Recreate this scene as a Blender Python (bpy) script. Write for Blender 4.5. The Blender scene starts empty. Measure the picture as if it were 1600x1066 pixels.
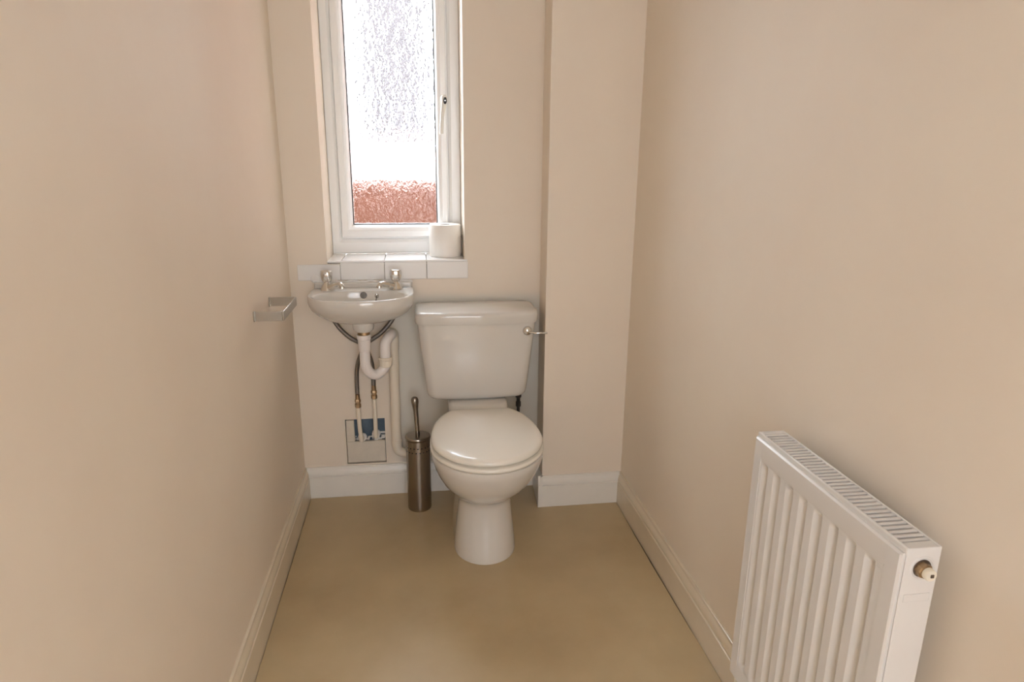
import bpy, bmesh, math, random
from mathutils import Matrix, Vector

random.seed(7)
S = bpy.context.scene
COL = S.collection

# ------------------------------------------------------------------ camera
cam_d = bpy.data.cameras.new('camera')
cam = bpy.data.objects.new('camera', cam_d)
COL.objects.link(cam)
F_PX = 1026.88
cam_d.sensor_width = 36.0
cam_d.lens = 36.0 * F_PX / 1600.0
cam_d.clip_start = 0.02
YAW, PITCH, ROLL = math.radians(-8.2212), math.radians(15.2923), math.radians(0.4925)
def cam_axes():
    cy, sy, cp, sp, cr, sr = (math.cos(YAW), math.sin(YAW), math.cos(PITCH), math.sin(PITCH),
                              math.cos(ROLL), math.sin(ROLL))
    B = Matrix(((1, 0, 0), (0, 0, -1), (0, 1, 0)))
    Rz = Matrix(((cy, sy, 0), (-sy, cy, 0), (0, 0, 1)))
    Rp = Matrix(((1, 0, 0), (0, cp, -sp), (0, sp, cp)))
    Rr = Matrix(((cr, -sr, 0), (sr, cr, 0), (0, 0, 1)))
    return Rr @ Rp @ B @ Rz
M = cam_axes()
rx, ry, rz = M[0], M[1], M[2]
cam.matrix_world = Matrix(((rx[0], -ry[0], -rz[0], 0.0),
                           (rx[1], -ry[1], -rz[1], 0.0),
                           (rx[2], -ry[2], -rz[2], 1.25),
                           (0, 0, 0, 1)))
S.camera = cam

# ------------------------------------------------------------------ world, lights, exposure
world = bpy.data.worlds.new('world')
S.world = world
world.use_nodes = True
bg = world.node_tree.nodes['Background']
bg.inputs[0].default_value = (0.89, 0.98, 1.08, 1)
bg.inputs[1].default_value = 47.0

def area_light(name, loc, direction, sx, sy, power, color):
    d = bpy.data.lights.new(name, 'AREA')
    d.shape = 'RECTANGLE'; d.size = sx; d.size_y = sy
    d.energy = power; d.color = color
    o = bpy.data.objects.new(name, d); COL.objects.link(o)
    o.location = loc
    o.rotation_euler = Vector(direction).to_track_quat('-Z', 'Y').to_euler()
    return o
# daylight from the hall's front door behind the photographer
area_light('hall_daylight', (0.15, -1.55, 1.25), (0, 1, 0.02), 1.1, 1.5, 25.0, (0.88, 0.99, 1.12))
# portal in the window opening: guides the sampling of the sky's light, gives none of its own
portal = area_light('window_sky_portal', (-0.0745, 2.68, 1.48), (0, -1, 0), 0.48, 1.16, 1.0, (1, 1, 1))
portal.data.cycles.is_portal = True

S.view_settings.view_transform = 'Standard'
S.view_settings.look = 'None'
S.view_settings.gamma = 1.0
S.view_settings.use_curve_mapping = False
S.view_settings.exposure = 0.0
S.cycles.use_denoising = True
S.cycles.adaptive_threshold = 0.02
S.cycles.max_bounces = 10
S.cycles.diffuse_bounces = 8
S.cycles.glossy_bounces = 4
S.cycles.transmission_bounces = 8
S.cycles.sample_clamp_indirect = 6.0

# ------------------------------------------------------------------ materials
MATS = {}
def mat(name, color, rough=0.5, metal=0.0, coat=0.0, var=0.0, var_scale=3.0, var_color=None,
        bump=0.0, bump_scale=40.0, spec=0.5, stretch=None):
    m = bpy.data.materials.new(name)
    m.use_nodes = True
    nt = m.node_tree
    p = nt.nodes['Principled BSDF']
    p.inputs['Base Color'].default_value = (*color, 1)
    p.inputs['Roughness'].default_value = rough
    p.inputs['Metallic'].default_value = metal
    p.inputs['Coat Weight'].default_value = coat
    p.inputs['Coat Roughness'].default_value = 0.06
    p.inputs['Specular IOR Level'].default_value = spec
    tc = nt.nodes.new('ShaderNodeTexCoord')
    src = tc.outputs['Object']
    if stretch:
        mp = nt.nodes.new('ShaderNodeMapping')
        mp.inputs['Scale'].default_value = stretch
        nt.links.new(src, mp.inputs['Vector']); src = mp.outputs['Vector']
    if var > 0:
        n = nt.nodes.new('ShaderNodeTexNoise')
        n.inputs['Scale'].default_value = var_scale
        n.inputs['Detail'].default_value = 6.0
        n.inputs['Roughness'].default_value = 0.6
        nt.links.new(src, n.inputs['Vector'])
        r = nt.nodes.new('ShaderNodeValToRGB')
        r.color_ramp.elements[0].position = 0.32
        r.color_ramp.elements[1].position = 0.68
        vc = var_color or tuple(c * (1 - var) for c in color)
        r.color_ramp.elements[0].color = (*vc, 1)
        r.color_ramp.elements[1].color = (*color, 1)
        nt.links.new(n.outputs['Fac'], r.inputs['Fac'])
        nt.links.new(r.outputs['Color'], p.inputs['Base Color'])
    if bump > 0:
        n2 = nt.nodes.new('ShaderNodeTexNoise')
        n2.inputs['Scale'].default_value = bump_scale
        n2.inputs['Detail'].default_value = 4.0
        nt.links.new(src, n2.inputs['Vector'])
        b = nt.nodes.new('ShaderNodeBump')
        b.inputs['Strength'].default_value = bump
        b.inputs['Distance'].default_value = 0.002
        nt.links.new(n2.outputs['Fac'], b.inputs['Height'])
        nt.links.new(b.outputs['Normal'], p.inputs['Normal'])
    MATS[name] = m
    return m

WALL = (0.80, 0.72, 0.615)
mat('wall_paint', WALL, 0.55, var=0.05, var_scale=2.2, var_color=(0.77, 0.68, 0.575), bump=0.10, bump_scale=60, spec=0.3)
mat('ceiling_paint', (0.82, 0.80, 0.76), 0.7, var=0.02)
mat('skirting_gloss', (0.80, 0.775, 0.72), 0.28, var=0.05, var_scale=9, bump=0.06, bump_scale=25)
mat('skirting_floor_tan', (0.74, 0.655, 0.52), 0.20, var=0.06, var_scale=9, bump=0.06, bump_scale=25)  # side boards: tan floor reflection painted into the base colour
mat('vinyl', (0.52, 0.41, 0.25), 0.33, var=0.12, var_scale=2.6, var_color=(0.425, 0.325, 0.19), bump=0.08, bump_scale=30, spec=0.5)
mat('dark_gap', (0.05, 0.04, 0.03), 0.9, var=0.2)
mat('ceramic', (0.67, 0.64, 0.59), 0.10, coat=0.4, var=0.02, var_scale=4)
mat('seat_plastic', (0.82, 0.78, 0.70), 0.20, coat=0.2, var=0.02, var_scale=5)
mat('tile_white', (0.84, 0.83, 0.81), 0.16, var=0.03, var_scale=6)
mat('grout', (0.42, 0.39, 0.35), 0.9, var=0.2, var_scale=20)
mat('upvc', (0.90, 0.90, 0.89), 0.22, var=0.02, var_scale=6)
mat('handle_white', (0.80, 0.77, 0.70), 0.3, var=0.02)
mat('gasket', (0.02, 0.02, 0.02), 0.6, var=0.2)
mat('chrome', (0.78, 0.76, 0.73), 0.07, metal=1.0, var=0.04, var_scale=10)
mat('brushed_steel', (0.37, 0.32, 0.27), 0.27, metal=1.0, var=0.10, var_scale=6, bump=0.10, bump_scale=90, stretch=(1, 1, 0.05))
mat('holder_steel', (0.50, 0.48, 0.44), 0.25, metal=1.0, var=0.08, var_scale=25)
mat('brass', (0.42, 0.29, 0.17), 0.38, metal=1.0, var=0.25, var_scale=60)
mat('braided_hose', (0.27, 0.24, 0.21), 0.42, metal=0.85, var=0.35, var_scale=260, bump=0.6, bump_scale=420)
mat('waste_plastic', (0.82, 0.77, 0.74), 0.35, var=0.04, var_scale=8)
mat('waste_pipe_old', (0.80, 0.72, 0.60), 0.38, var=0.05, var_scale=8)
mat('patch_board', (0.70, 0.64, 0.55), 0.8, var=0.15, var_scale=14, bump=0.25, bump_scale=40)
mat('patch_rim', (0.70, 0.62, 0.50), 0.8, var=0.1, var_scale=20)
mat('cavity_blue', (0.10, 0.145, 0.19), 0.7, var=0.35, var_scale=22)
mat('sealant', (0.80, 0.78, 0.75), 0.45, var=0.08, var_scale=30, bump=0.4, bump_scale=60)
mat('radiator_enamel', (0.74, 0.72, 0.70), 0.24, var=0.02, var_scale=5)
mat('valve_cream', (0.80, 0.74, 0.62), 0.35, var=0.04)
mat('valve_dark', (0.16, 0.115, 0.085), 0.45, metal=0.6, var=0.3, var_scale=50)
mat('paper', (0.90, 0.87, 0.82), 0.95, var=0.03, var_scale=30, bump=0.35, bump_scale=120)
mat('card', (0.42, 0.36, 0.30), 0.9, var=0.1)
mat('dark_metal', (0.07, 0.06, 0.055), 0.5, metal=0.6, var=0.3, var_scale=60)
mat('overflow_grey', (0.20, 0.185, 0.165), 0.5, var=0.25, var_scale=120)
mat('render_white', (0.80, 0.80, 0.80), 0.9, var=0.03)
mat('house_pink', (0.0150, 0.0112, 0.0108), 0.9, var=0.12, var_scale=1.2)
mat('brick', (0.128, 0.049, 0.026), 0.9, var=0.25, var_scale=9, bump=0.3, bump_scale=30)
mat('mortar', (0.11, 0.045, 0.028), 0.95, var=0.1)
mat('paving', (0.30, 0.28, 0.26), 0.9, var=0.2)

def patched_wall():
    """the cream wall paint with an area of older grey-white paint left round the cistern"""
    m = MATS['wall_paint'].copy(); m.name = 'wall_paint_patched'
    nt = m.node_tree; p = nt.nodes['Principled BSDF']
    src = p.inputs['Base Color'].links[0].from_socket
    tc = next(n for n in nt.nodes if n.type == 'TEX_COORD')
    wob = nt.nodes.new('ShaderNodeTexNoise'); wob.inputs['Scale'].default_value = 7.0
    nt.links.new(tc.outputs['Object'], wob.inputs['Vector'])
    sep = nt.nodes.new('ShaderNodeSeparateXYZ'); nt.links.new(tc.outputs['Object'], sep.inputs[0])
    def math_node(op, a, b):
        n = nt.nodes.new('ShaderNodeMath'); n.operation = op
        for k, v in enumerate((a, b)):
            if isinstance(v, (int, float)): n.inputs[k].default_value = v
            else: nt.links.new(v, n.inputs[k])
        return n.outputs[0]
    def edge(v, lo, hi):
        n = nt.nodes.new('ShaderNodeMapRange'); n.interpolation_type = 'SMOOTHSTEP'
        nt.links.new(v, n.inputs['Value']); n.inputs['From Min'].default_value = lo; n.inputs['From Max'].default_value = hi
        return n.outputs[0]
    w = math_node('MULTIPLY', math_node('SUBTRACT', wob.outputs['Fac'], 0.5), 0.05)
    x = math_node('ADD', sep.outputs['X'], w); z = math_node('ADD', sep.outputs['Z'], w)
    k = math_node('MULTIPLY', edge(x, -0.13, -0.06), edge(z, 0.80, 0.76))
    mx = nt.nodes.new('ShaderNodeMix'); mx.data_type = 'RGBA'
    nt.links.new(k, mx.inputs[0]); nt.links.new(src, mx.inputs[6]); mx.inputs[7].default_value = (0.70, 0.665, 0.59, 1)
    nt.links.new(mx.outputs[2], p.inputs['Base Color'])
    MATS['wall_paint_patched'] = m
patched_wall()

def obscure_glass():
    m = bpy.data.materials.new('obscure_glass')
    m.use_nodes = True
    nt = m.node_tree
    p = nt.nodes['Principled BSDF']
    p.inputs['Base Color'].default_value = (1, 1, 1, 1)
    p.inputs['Roughness'].default_value = 0.0
    p.inputs['IOR'].default_value = 1.45
    p.inputs['Transmission Weight'].default_value = 1.0
    tc = nt.nodes.new('ShaderNodeTexCoord')
    mp = nt.nodes.new('ShaderNodeMapping'); mp.inputs['Scale'].default_value = (1.25, 1, 0.8)
    nt.links.new(tc.outputs['Object'], mp.inputs['Vector'])
    n = nt.nodes.new('ShaderNodeTexNoise'); n.inputs['Scale'].default_value = 30; n.inputs['Detail'].default_value = 1
    nt.links.new(mp.outputs['Vector'], n.inputs['Vector'])
    mx = nt.nodes.new('ShaderNodeMix'); mx.data_type = 'RGBA'; mx.inputs[0].default_value = 0.03
    nt.links.new(mp.outputs['Vector'], mx.inputs[6]); nt.links.new(n.outputs['Color'], mx.inputs[7])
    v = nt.nodes.new('ShaderNodeTexNoise'); v.inputs['Scale'].default_value = 85; v.inputs['Detail'].default_value = 1.5
    v.inputs['Distortion'].default_value = 0.6
    nt.links.new(mx.outputs[2], v.inputs['Vector'])
    b = nt.nodes.new('ShaderNodeBump'); b.inputs['Strength'].default_value = 0.6
    b.inputs['Distance'].default_value = 0.0036
    nt.links.new(v.outputs['Fac'], b.inputs['Height'])
    nt.links.new(b.outputs['Normal'], p.inputs['Normal'])
    tr = nt.nodes.new('ShaderNodeBsdfTransparent')
    ms = nt.nodes.new('ShaderNodeMixShader'); ms.inputs[0].default_value = 0.4
    out = nt.nodes['Material Output']
    nt.links.new(p.outputs['BSDF'], ms.inputs[1]); nt.links.new(tr.outputs['BSDF'], ms.inputs[2])
    nt.links.new(ms.outputs['Shader'], out.inputs['Surface'])
    MATS['obscure_glass'] = m
obscure_glass()

# ------------------------------------------------------------------ mesh helpers
ORIGIN = {}
def link(o, parent, W):
    COL.objects.link(o)
    if parent is not None:
        o.parent = parent
        o.location = W - ORIGIN[parent.name]
    else:
        o.location = W
    ORIGIN[o.name] = W.copy()

def obj(name, bm, material, parent=None, smooth=35, bevel=0.0, seg=2, origin=None, flat=False):
    """links a bmesh in world coordinates as one object whose origin is at its base"""
    bmesh.ops.recalc_face_normals(bm, faces=bm.faces[:])
    xs = [v.co for v in bm.verts]
    lo = Vector((min(c.x for c in xs), min(c.y for c in xs), min(c.z for c in xs)))
    hi = Vector((max(c.x for c in xs), max(c.y for c in xs), max(c.z for c in xs)))
    W = Vector(origin) if origin else Vector(((lo.x + hi.x) / 2, (lo.y + hi.y) / 2, lo.z))
    for v in bm.verts: v.co -= W
    me = bpy.data.meshes.new(name)
    bm.to_mesh(me); bm.free()
    if not flat:
        me.shade_smooth()
        me.set_sharp_from_angle(angle=math.radians(smooth))
    me.materials.append(MATS[material])
    o = bpy.data.objects.new(name, me)
    link(o, parent, W)
    if bevel > 0:
        md = o.modifiers.new('bevel', 'BEVEL')
        md.width = bevel; md.segments = seg; md.limit_method = 'ANGLE'
        md.angle_limit = math.radians(40)
        md.harden_normals = False
    return o

def thing(name, label, cat, loc, group=None):
    o = bpy.data.objects.new(name, None)
    o.empty_display_size = 0.05
    link(o, None, Vector(loc))
    return tag(o, label, cat, group)

def tag(o, label, cat, group=None):
    o['label'] = label; o['category'] = cat
    if group: o['group'] = group
    return o

def struct(o, label=None):
    o['kind'] = 'structure'
    if label: o['label'] = label
    return o

def copy_at(o, offset, parent):
    c = o.copy()
    W = ORIGIN[o.name] + Vector(offset)
    link(c, parent, W)
    return c

def box(bm, x0, x1, y0, y1, z0, z1, mtx=None):
    vs = [bm.verts.new((x, y, z)) for z in (z0, z1) for y in (y0, y1) for x in (x0, x1)]
    if mtx:
        for v in vs: v.co = mtx @ v.co
    for f in ((0, 2, 3, 1), (4, 5, 7, 6), (0, 1, 5, 4), (2, 6, 7, 3), (0, 4, 6, 2), (1, 3, 7, 5)):
        bm.faces.new([vs[i] for i in f])
    return vs

def boxm(*a, **k):
    bm = bmesh.new(); box(bm, *a, **k); return bm

def loft(bm, rings, cap0=True, cap1=True, closed=True):
    """rings: lists of equally many points"""
    vr = [[bm.verts.new(p) for p in r] for r in rings]
    n = len(vr[0])
    for a, b in zip(vr, vr[1:]):
        for i in range(n if closed else n - 1):
            j = (i + 1) % n
            bm.faces.new((a[i], a[j], b[j], b[i]))
    def cap(r):
        c = bm.verts.new(sum((v.co for v in r), Vector()) / n)
        for i in range(n): bm.faces.new((r[i], r[(i + 1) % n], c))
    if cap0: cap(vr[0])
    if cap1: cap(vr[-1])
    return vr

def lathe(bm, prof, center, n=32, axis='z', phase=0.0, cap0=True, cap1=True):
    """prof: (radius, along) pairs, axis through center"""
    cx, cy, cz = center
    rings = []
    for r, h in prof:
        ring = []
        for i in range(n):
            a = phase + 2 * math.pi * i / n
            u, v = r * math.cos(a), r * math.sin(a)
            if axis == 'z': ring.append((cx + u, cy + v, cz + h))
            elif axis == 'y': ring.append((cx + u, cy + h, cz + v))
            else: ring.append((cx + h, cy + u, cz + v))
        rings.append(ring)
    return loft(bm, rings, cap0, cap1)

def spline(pts, k=8):
    P = [Vector(p) for p in pts]
    P = [2 * P[0] - P[1]] + P + [2 * P[-1] - P[-2]]
    out = []
    for i in range(1, len(P) - 2):
        p0, p1, p2, p3 = P[i - 1:i + 3]
        for s in range(k):
            t = s / k
            out.append(0.5 * ((2 * p1) + (p2 - p0) * t + (2 * p0 - 5 * p1 + 4 * p2 - p3) * t * t
                              + (3 * p1 - p0 - 3 * p2 + p3) * t ** 3))
    out.append(P[-2])
    return out

def tube(bm, pts, r, n=16, cap=True, rad=None):
    P = [Vector(p) for p in pts]
    N = len(P)
    T = [(P[min(i + 1, N - 1)] - P[max(i - 1, 0)]).normalized() for i in range(N)]
    up = Vector((0, 0, 1)) if abs(T[0].z) < 0.9 else Vector((0, 1, 0))
    u = (up - T[0] * up.dot(T[0])).normalized()
    rings = []
    for i in range(N):
        u = (u - T[i] * u.dot(T[i])).normalized()
        w = T[i].cross(u)
        rr = rad[i] if rad else r
        rings.append([P[i] + (u * math.cos(2 * math.pi * j / n) + w * math.sin(2 * math.pi * j / n)) * rr for j in range(n)])
    return loft(bm, rings, cap, cap)

def sgnpow(v, e): return math.copysign(abs(v) ** e, v)

def extrude_profile(bm, prof, a, b):
    """prof: list of (out, z); swept from point a to point b (x, y); out is measured to the left of a->b"""
    A, B = Vector((a[0], a[1], 0)), Vector((b[0], b[1], 0))
    d = (B - A).normalized(); nrm = Vector((-d.y, d.x, 0))
    r = [[P + nrm * o + Vector((0, 0, z)) for o, z in prof] for P in (A, B)]
    v = [[bm.verts.new(p) for p in q] for q in r]
    n = len(prof)
    for i in range(n):
        j = (i + 1) % n
        bm.faces.new((v[0][i], v[0][j], v[1][j], v[1][i]))
    bm.faces.new(v[0]); bm.faces.new(v[1][::-1])

# ------------------------------------------------------------------ the room
XL, XR, YB, YBOX, XBOX0, XBOX1 = -0.447, 0.737, 2.365, 2.19, 0.433, 0.445
YF, ZC = -0.45, 2.40
ZSUB = -0.004
WX0, WX1, WZ0, WZ1 = -0.316, 0.167, 0.897, 2.06       # window opening
PX0, PX1, PZ0, PZ1 = -0.290, -0.142, 0.128, 0.309     # opening around the pipe tails
YW = 2.72                                             # outside face

def grid_wall(xs, zs, holes, y0, y1):
    """a wall slab facing -y, with rectangular openings (x0, x1, z0, z1, back_y)"""
    bm = bmesh.new()
    cell = lambda x, z: any(h[0] < x < h[1] and h[2] < z < h[3] for h in holes)
    for y in (y0, y1):
        for a, b in zip(xs, xs[1:]):
            for c, d in zip(zs, zs[1:]):
                if cell((a + b) / 2, (c + d) / 2): continue
                bm.faces.new([bm.verts.new(p) for p in ((a, y, c), (b, y, c), (b, y, d), (a, y, d))])
    for h in holes:
        a, b, c, d = h[:4]
        for q in (((a, c), (a, d)), ((b, c), (b, d)), ((a, c), (b, c)), ((a, d), (b, d))):
            (p0, p1) = q
            bm.faces.new([bm.verts.new(p) for p in ((p0[0], y0, p0[1]), (p0[0], y1, p0[1]), (p1[0], y1, p1[1]), (p1[0], y0, p1[1]))])
    a, b, c, d = xs[0], xs[-1], zs[0], zs[-1]
    for p0, p1 in (((a, c), (a, d)), ((b, c), (b, d)), ((a, c), (b, c)), ((a, d), (b, d))):
        bm.faces.new([bm.verts.new(p) for p in ((p0[0], y0, p0[1]), (p0[0], y1, p0[1]), (p1[0], y1, p1[1]), (p1[0], y0, p1[1]))])
    bmesh.ops.remove_doubles(bm, verts=bm.verts[:], dist=1e-5)
    return bm

# floor: vinyl sheet whose edge stops a little short of the skirting, on a dark subfloor
SK = 0.0155
def floor_edge():
    pts = []
    rnd = random.Random(3)
    def gap_r(y):
        g = 0.0008 + 0.0008 * rnd.random()
        if 1.42 < y < 2.08: g += 0.0036 * math.sin(math.pi * (y - 1.42) / 0.66) ** 0.6
        return g
    n = 60
    for i in range(n + 1):                       # left edge, front to back
        y = -0.44 + (YB - SK + 0.44) * i / n
        pts.append((XL + SK + 0.0006 + 0.0022 * rnd.random() * (0.4 + 0.6 * (1.5 < y < 2.2)), y - (0.0015 if i == n else 0)))
    for i in range(1, 30):
        x = XL + SK + (XBOX0 - SK - XL - SK) * i / 30
        pts.append((x, YB - SK - 0.0004 - 0.0022 * rnd.random()))
    pts.append((XBOX1 - SK - 0.001, YB - SK - 0.001)); pts.append((XBOX0 - SK - 0.001, YBOX - SK - 0.001))
    for i in range(1, 12):
        pts.append((XBOX0 - SK + (XR - SK - XBOX0 + SK) * i / 12, YBOX - SK - 0.0003 - 0.001 * rnd.random()))
    for i in range(n + 1):
        y = YBOX - SK - 0.001 + (-0.44 - YBOX + SK) * i / n
        pts.append((XR - SK - gap_r(y), y))
    return pts
bm = bmesh.new()
pts = floor_edge()
top = [bm.verts.new((x, y, 0)) for x, y in pts]
bot = [bm.verts.new((x, y, -0.0035)) for x, y in pts]
bm.faces.new(top)
for i in range(len(top)):
    j = (i + 1) % len(top)
    bm.faces.new((top[i], top[j], bot[j], bot[i]))
bmesh.ops.triangulate(bm, faces=[f for f in bm.faces if len(f.verts) > 4])
floor = struct(obj('floor', bm, 'vinyl', flat=True, origin=(0, 0, 0)), 'beige sheet vinyl floor')
obj('subfloor', boxm(XL - 0.1, XR + 0.1, YF - 0.1, YB + 0.02, -0.06, ZSUB), 'dark_gap', floor)

bm = grid_wall([XL - 0.1, WX0, PX0, PX1, WX1, XR + 0.1], [-0.06, PZ0, PZ1, WZ0, WZ1, ZC],
               [(WX0, WX1, WZ0, WZ1), (PX0, PX1, PZ0, PZ1)], YB, YW)
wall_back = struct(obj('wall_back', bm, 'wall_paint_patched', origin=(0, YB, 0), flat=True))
struct(obj('wall_left', boxm(XL - 0.1, XL, YF - 0.1, YB + 0.001, -0.06, ZC), 'wall_paint', origin=(XL, 0, 0), flat=True))
struct(obj('wall_right', boxm(XR, XR + 0.1, YF - 0.1, YB + 0.001, -0.06, ZC), 'wall_paint', origin=(XR, 0, 0), flat=True))
bm = bmesh.new()
r = [(XBOX0, YBOX), (XR + 0.01, YBOX), (XR + 0.01, YB + 0.01), (XBOX1, YB + 0.01)]
loft(bm, [[(x, y, -0.06) for x, y in r], [(x, y, ZC) for x, y in r]])
struct(obj('wall_pipe_boxing', bm, 'wall_paint', origin=(XBOX0, YBOX, 0), bevel=0.0025, seg=2))
struct(obj('ceiling', boxm(XL - 0.1, XR + 0.1, YF - 0.1, YW, ZC, ZC + 0.1), 'ceiling_paint', flat=True))
bm = grid_wall([XL - 0.1, -0.30, 0.50, XR + 0.1], [-0.06, 0.0, 2.02, ZC], [(-0.30, 0.50, 0.0, 2.02)], YF - 0.1, YF)
struct(obj('wall_front', bm, 'wall_paint', flat=True))
# the hall the photographer's back is turned to
struct(obj('wall_hall_left', boxm(-1.0, -0.9, -1.75, YF - 0.1, -0.06, ZC), 'ceiling_paint', flat=True))
struct(obj('wall_hall_right', boxm(1.2, 1.3, -1.75, YF - 0.1, -0.06, ZC), 'ceiling_paint', flat=True))
struct(obj('wall_hall_end', boxm(-1.0, 1.3, -1.85, -1.75, -0.06, ZC), 'ceiling_paint', flat=True))
struct(obj('floor_hall', boxm(-1.0, 1.3, -1.75, YF - 0.1, -0.06, -0.001), 'ceiling_paint', flat=True))
struct(obj('ceiling_hall', boxm(-1.0, 1.3, -1.85, YF - 0.1, ZC, ZC + 0.1), 'ceiling_paint', flat=True))

# skirting boards
h = 0.122
PROF = [(0, ZSUB), (SK, ZSUB), (SK, 0.084), (SK - 0.002, 0.0855), (SK - 0.0045, 0.0858), (SK - 0.0045, 0.088),
        (SK - 0.002, 0.090), (SK - 0.0022, 0.098), (SK - 0.005, 0.106), (SK - 0.009, 0.1115), (SK - 0.0095, 0.1135),
        (SK - 0.008, 0.115), (SK - 0.009, h - 0.001), (SK - 0.0105, h), (0, h)]
def skirting(name, a, b, m='skirting_gloss'):
    bm = bmesh.new(); extrude_profile(bm, PROF, a, b)
    return struct(obj(name, bm, m, smooth=25))
skirting('baseboard_left', (XL, YB - 0.0005), (XL, YF), 'skirting_floor_tan')
skirting('baseboard_back', (XBOX1 - 0.001, YB), (XL + 0.0005, YB))
skirting('baseboard_boxing_side', (XBOX0 + 0.0005, YBOX - SK), (XBOX1 - 0.0005, YB - 0.0005))
skirting('baseboard_boxing', (XR - 0.0005, YBOX), (XBOX0 - SK, YBOX))
skirting('baseboard_right', (XR, YF), (XR, YBOX - 0.0005), 'skirting_floor_tan')

# opening in the back wall around the pipe tails
P = wall_back
cav = obj('cavity_backing', boxm(PX0, PX1, YB + 0.030, YB + 0.045, PZ0, PZ1), 'cavity_blue', P)
board_z = 0.2185
obj('patch_board', boxm(PX0 + 0.003, PX1 - 0.003, YB + 0.003, YB + 0.014, PZ0 + 0.003, board_z - 0.002), 'patch_board', P, bevel=0.0015)
obj('patch_board', boxm(PX0 + 0.003, PX0 + 0.033, YB + 0.004, YB + 0.014, board_z - 0.002, PZ1 - 0.005), 'patch_board', P, bevel=0.0015)
bm = bmesh.new()
rnd = random.Random(5)
for i in range(34):
    x = PX0 + 0.03 + 0.112 * rnd.random(); z = board_z + 0.001 + 0.016 * rnd.random() ** 2
    rr = 0.003 + 0.004 * rnd.random()
    bmesh.ops.create_icosphere(bm, subdivisions=1, radius=rr, matrix=Matrix.Translation((x, YB + 0.014 + 0.006 * rnd.random(), z)))
rub = obj('plaster_rubble', bm, 'sealant', P); rub['kind'] = 'stuff'
obj('cable_strip', boxm(-0.185, -0.144, YB + 0.012, YB + 0.018, 0.243, 0.250), 'sealant', P, bevel=0.001)
bm = bmesh.new()
for x0, x1, z0, z1 in ((PX0 - 0.006, PX1 + 0.004, PZ0 - 0.006, PZ0), (PX0 - 0.006, PX0 + 0.001, PZ0, PZ1 + 0.002), (PX1 - 0.001, PX1 + 0.006, PZ0, PZ1)):
    box(bm, x0, x1, YB - 0.0012, YB + 0.004, z0, z1)
obj('patch_rim', bm, 'wall_paint', P, bevel=0.0008)

# splashback tiles, each its own piece on the back wall
tiles_x = [-0.419, -0.272, -0.119, 0.030, 0.1785]
obj('tile_bed', boxm(-0.416, 0.176, YB - 0.003, YB + 0.004, 0.841, 0.894), 'grout', P, flat=True)
for i, (a, b) in enumerate(zip(tiles_x, tiles_x[1:])):
    zt = 0.9015 if i else 0.8955
    o = obj('tile', boxm(a + 0.001, b - 0.001, YB - 0.0065, YB - 0.0005, 0.840, zt), 'tile_white', P, bevel=0.0015)

# sill: tiled window board
sill = struct(obj('trim_window_sill', boxm(WX0 + 0.001, WX1 - 0.001, YB + 0.001, 2.56, WZ0 + 0.0005, 0.9015), 'grout', flat=True), 'white tiled window sill')
sx = [-0.318, -0.268, -0.119, 0.030, 0.1755]
for i, (a, b) in enumerate(zip(sx, sx[1:])):
    x0 = WX0 + 0.0005 if i == 0 else a + 0.001
    x1 = WX1 - 0.0005 if i == 3 else b - 0.001
    obj('tile', boxm(x0, x1, YB - 0.004, 2.549, 0.9015, 0.9075), 'tile_white', sill, bevel=0.0015)
obj('tile_edge_trim', boxm(WX0 + 0.001, 0.1755, YB - 0.0085, YB - 0.0042, 0.9020, 0.9085), 'upvc', sill, bevel=0.0015)

# ------------------------------------------------------------------ window
def rect_ring(profile, x0, x1, z0, z1, wl, wr, wb, wt):
    """profile: (fraction of the width inwards, y); a mitred rectangular frame"""
    bm = bmesh.new()
    rings = []
    for t, y in profile:
        rings.append([(x0 + wl * t, y, z0 + wb * t), (x1 - wr * t, y, z0 + wb * t),
                      (x1 - wr * t, y, z1 - wt * t), (x0 + wl * t, y, z1 - wt * t)])
    rings.append(rings[0])
    vr = [[bm.verts.new(p) for p in r] for r in rings[:-1]]
    vr.append(vr[0])
    for a, b in zip(vr, vr[1:]):
        for i in range(4):
            j = (i + 1) % 4
            bm.faces.new((a[i], a[j], b[j], b[i]))
    return bm
FX0, FX1, FZ0, FZ1 = WX0, WX1, 0.9076, 2.055
win = struct(obj('window_1', rect_ring([(0, 2.610), (0, 2.548), (0.06, 2.544), (0.62, 2.544), (0.78, 2.549), (0.86, 2.556), (1.0, 2.557), (1.0, 2.610)],
             FX0, FX1, FZ0, FZ1, 0.044, 0.053, 0.068, 0.05), 'upvc', smooth=20, origin=(0, 2.56, FZ0)), 'white framed window with obscured glass')
SX0, SX1, SZ0, SZ1 = -0.2775, 0.1175, 0.9705, 2.008
sash = obj('sash', rect_ring([(0, 2.600), (0, 2.540), (0.05, 2.536), (0.50, 2.536), (0.60, 2.538), (0.64, 2.5385), (0.80, 2.540), (0.97, 2.551), (1.0, 2.556), (1.0, 2.600)],
           SX0, SX1, SZ0, SZ1, 0.042, 0.040, 0.046, 0.042), 'upvc', win, smooth=20)
GX0, GX1, GZ0, GZ1 = SX0 + 0.042, SX1 - 0.040, SZ0 + 0.046, SZ1 - 0.042
obj('gasket', rect_ring([(0, 2.565), (0, 2.553), (1, 2.553), (1, 2.565)], GX0 - 0.001, GX1 + 0.001, GZ0 - 0.001, GZ1 + 0.001, 0.0035, 0.0035, 0.0035, 0.0035), 'gasket', sash, flat=True)
obj('pane', boxm(GX0 - 0.004, GX1 + 0.004, 2.558, 2.564, GZ0 - 0.004, GZ1 + 0.004), 'obscure_glass', sash, flat=True)
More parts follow.
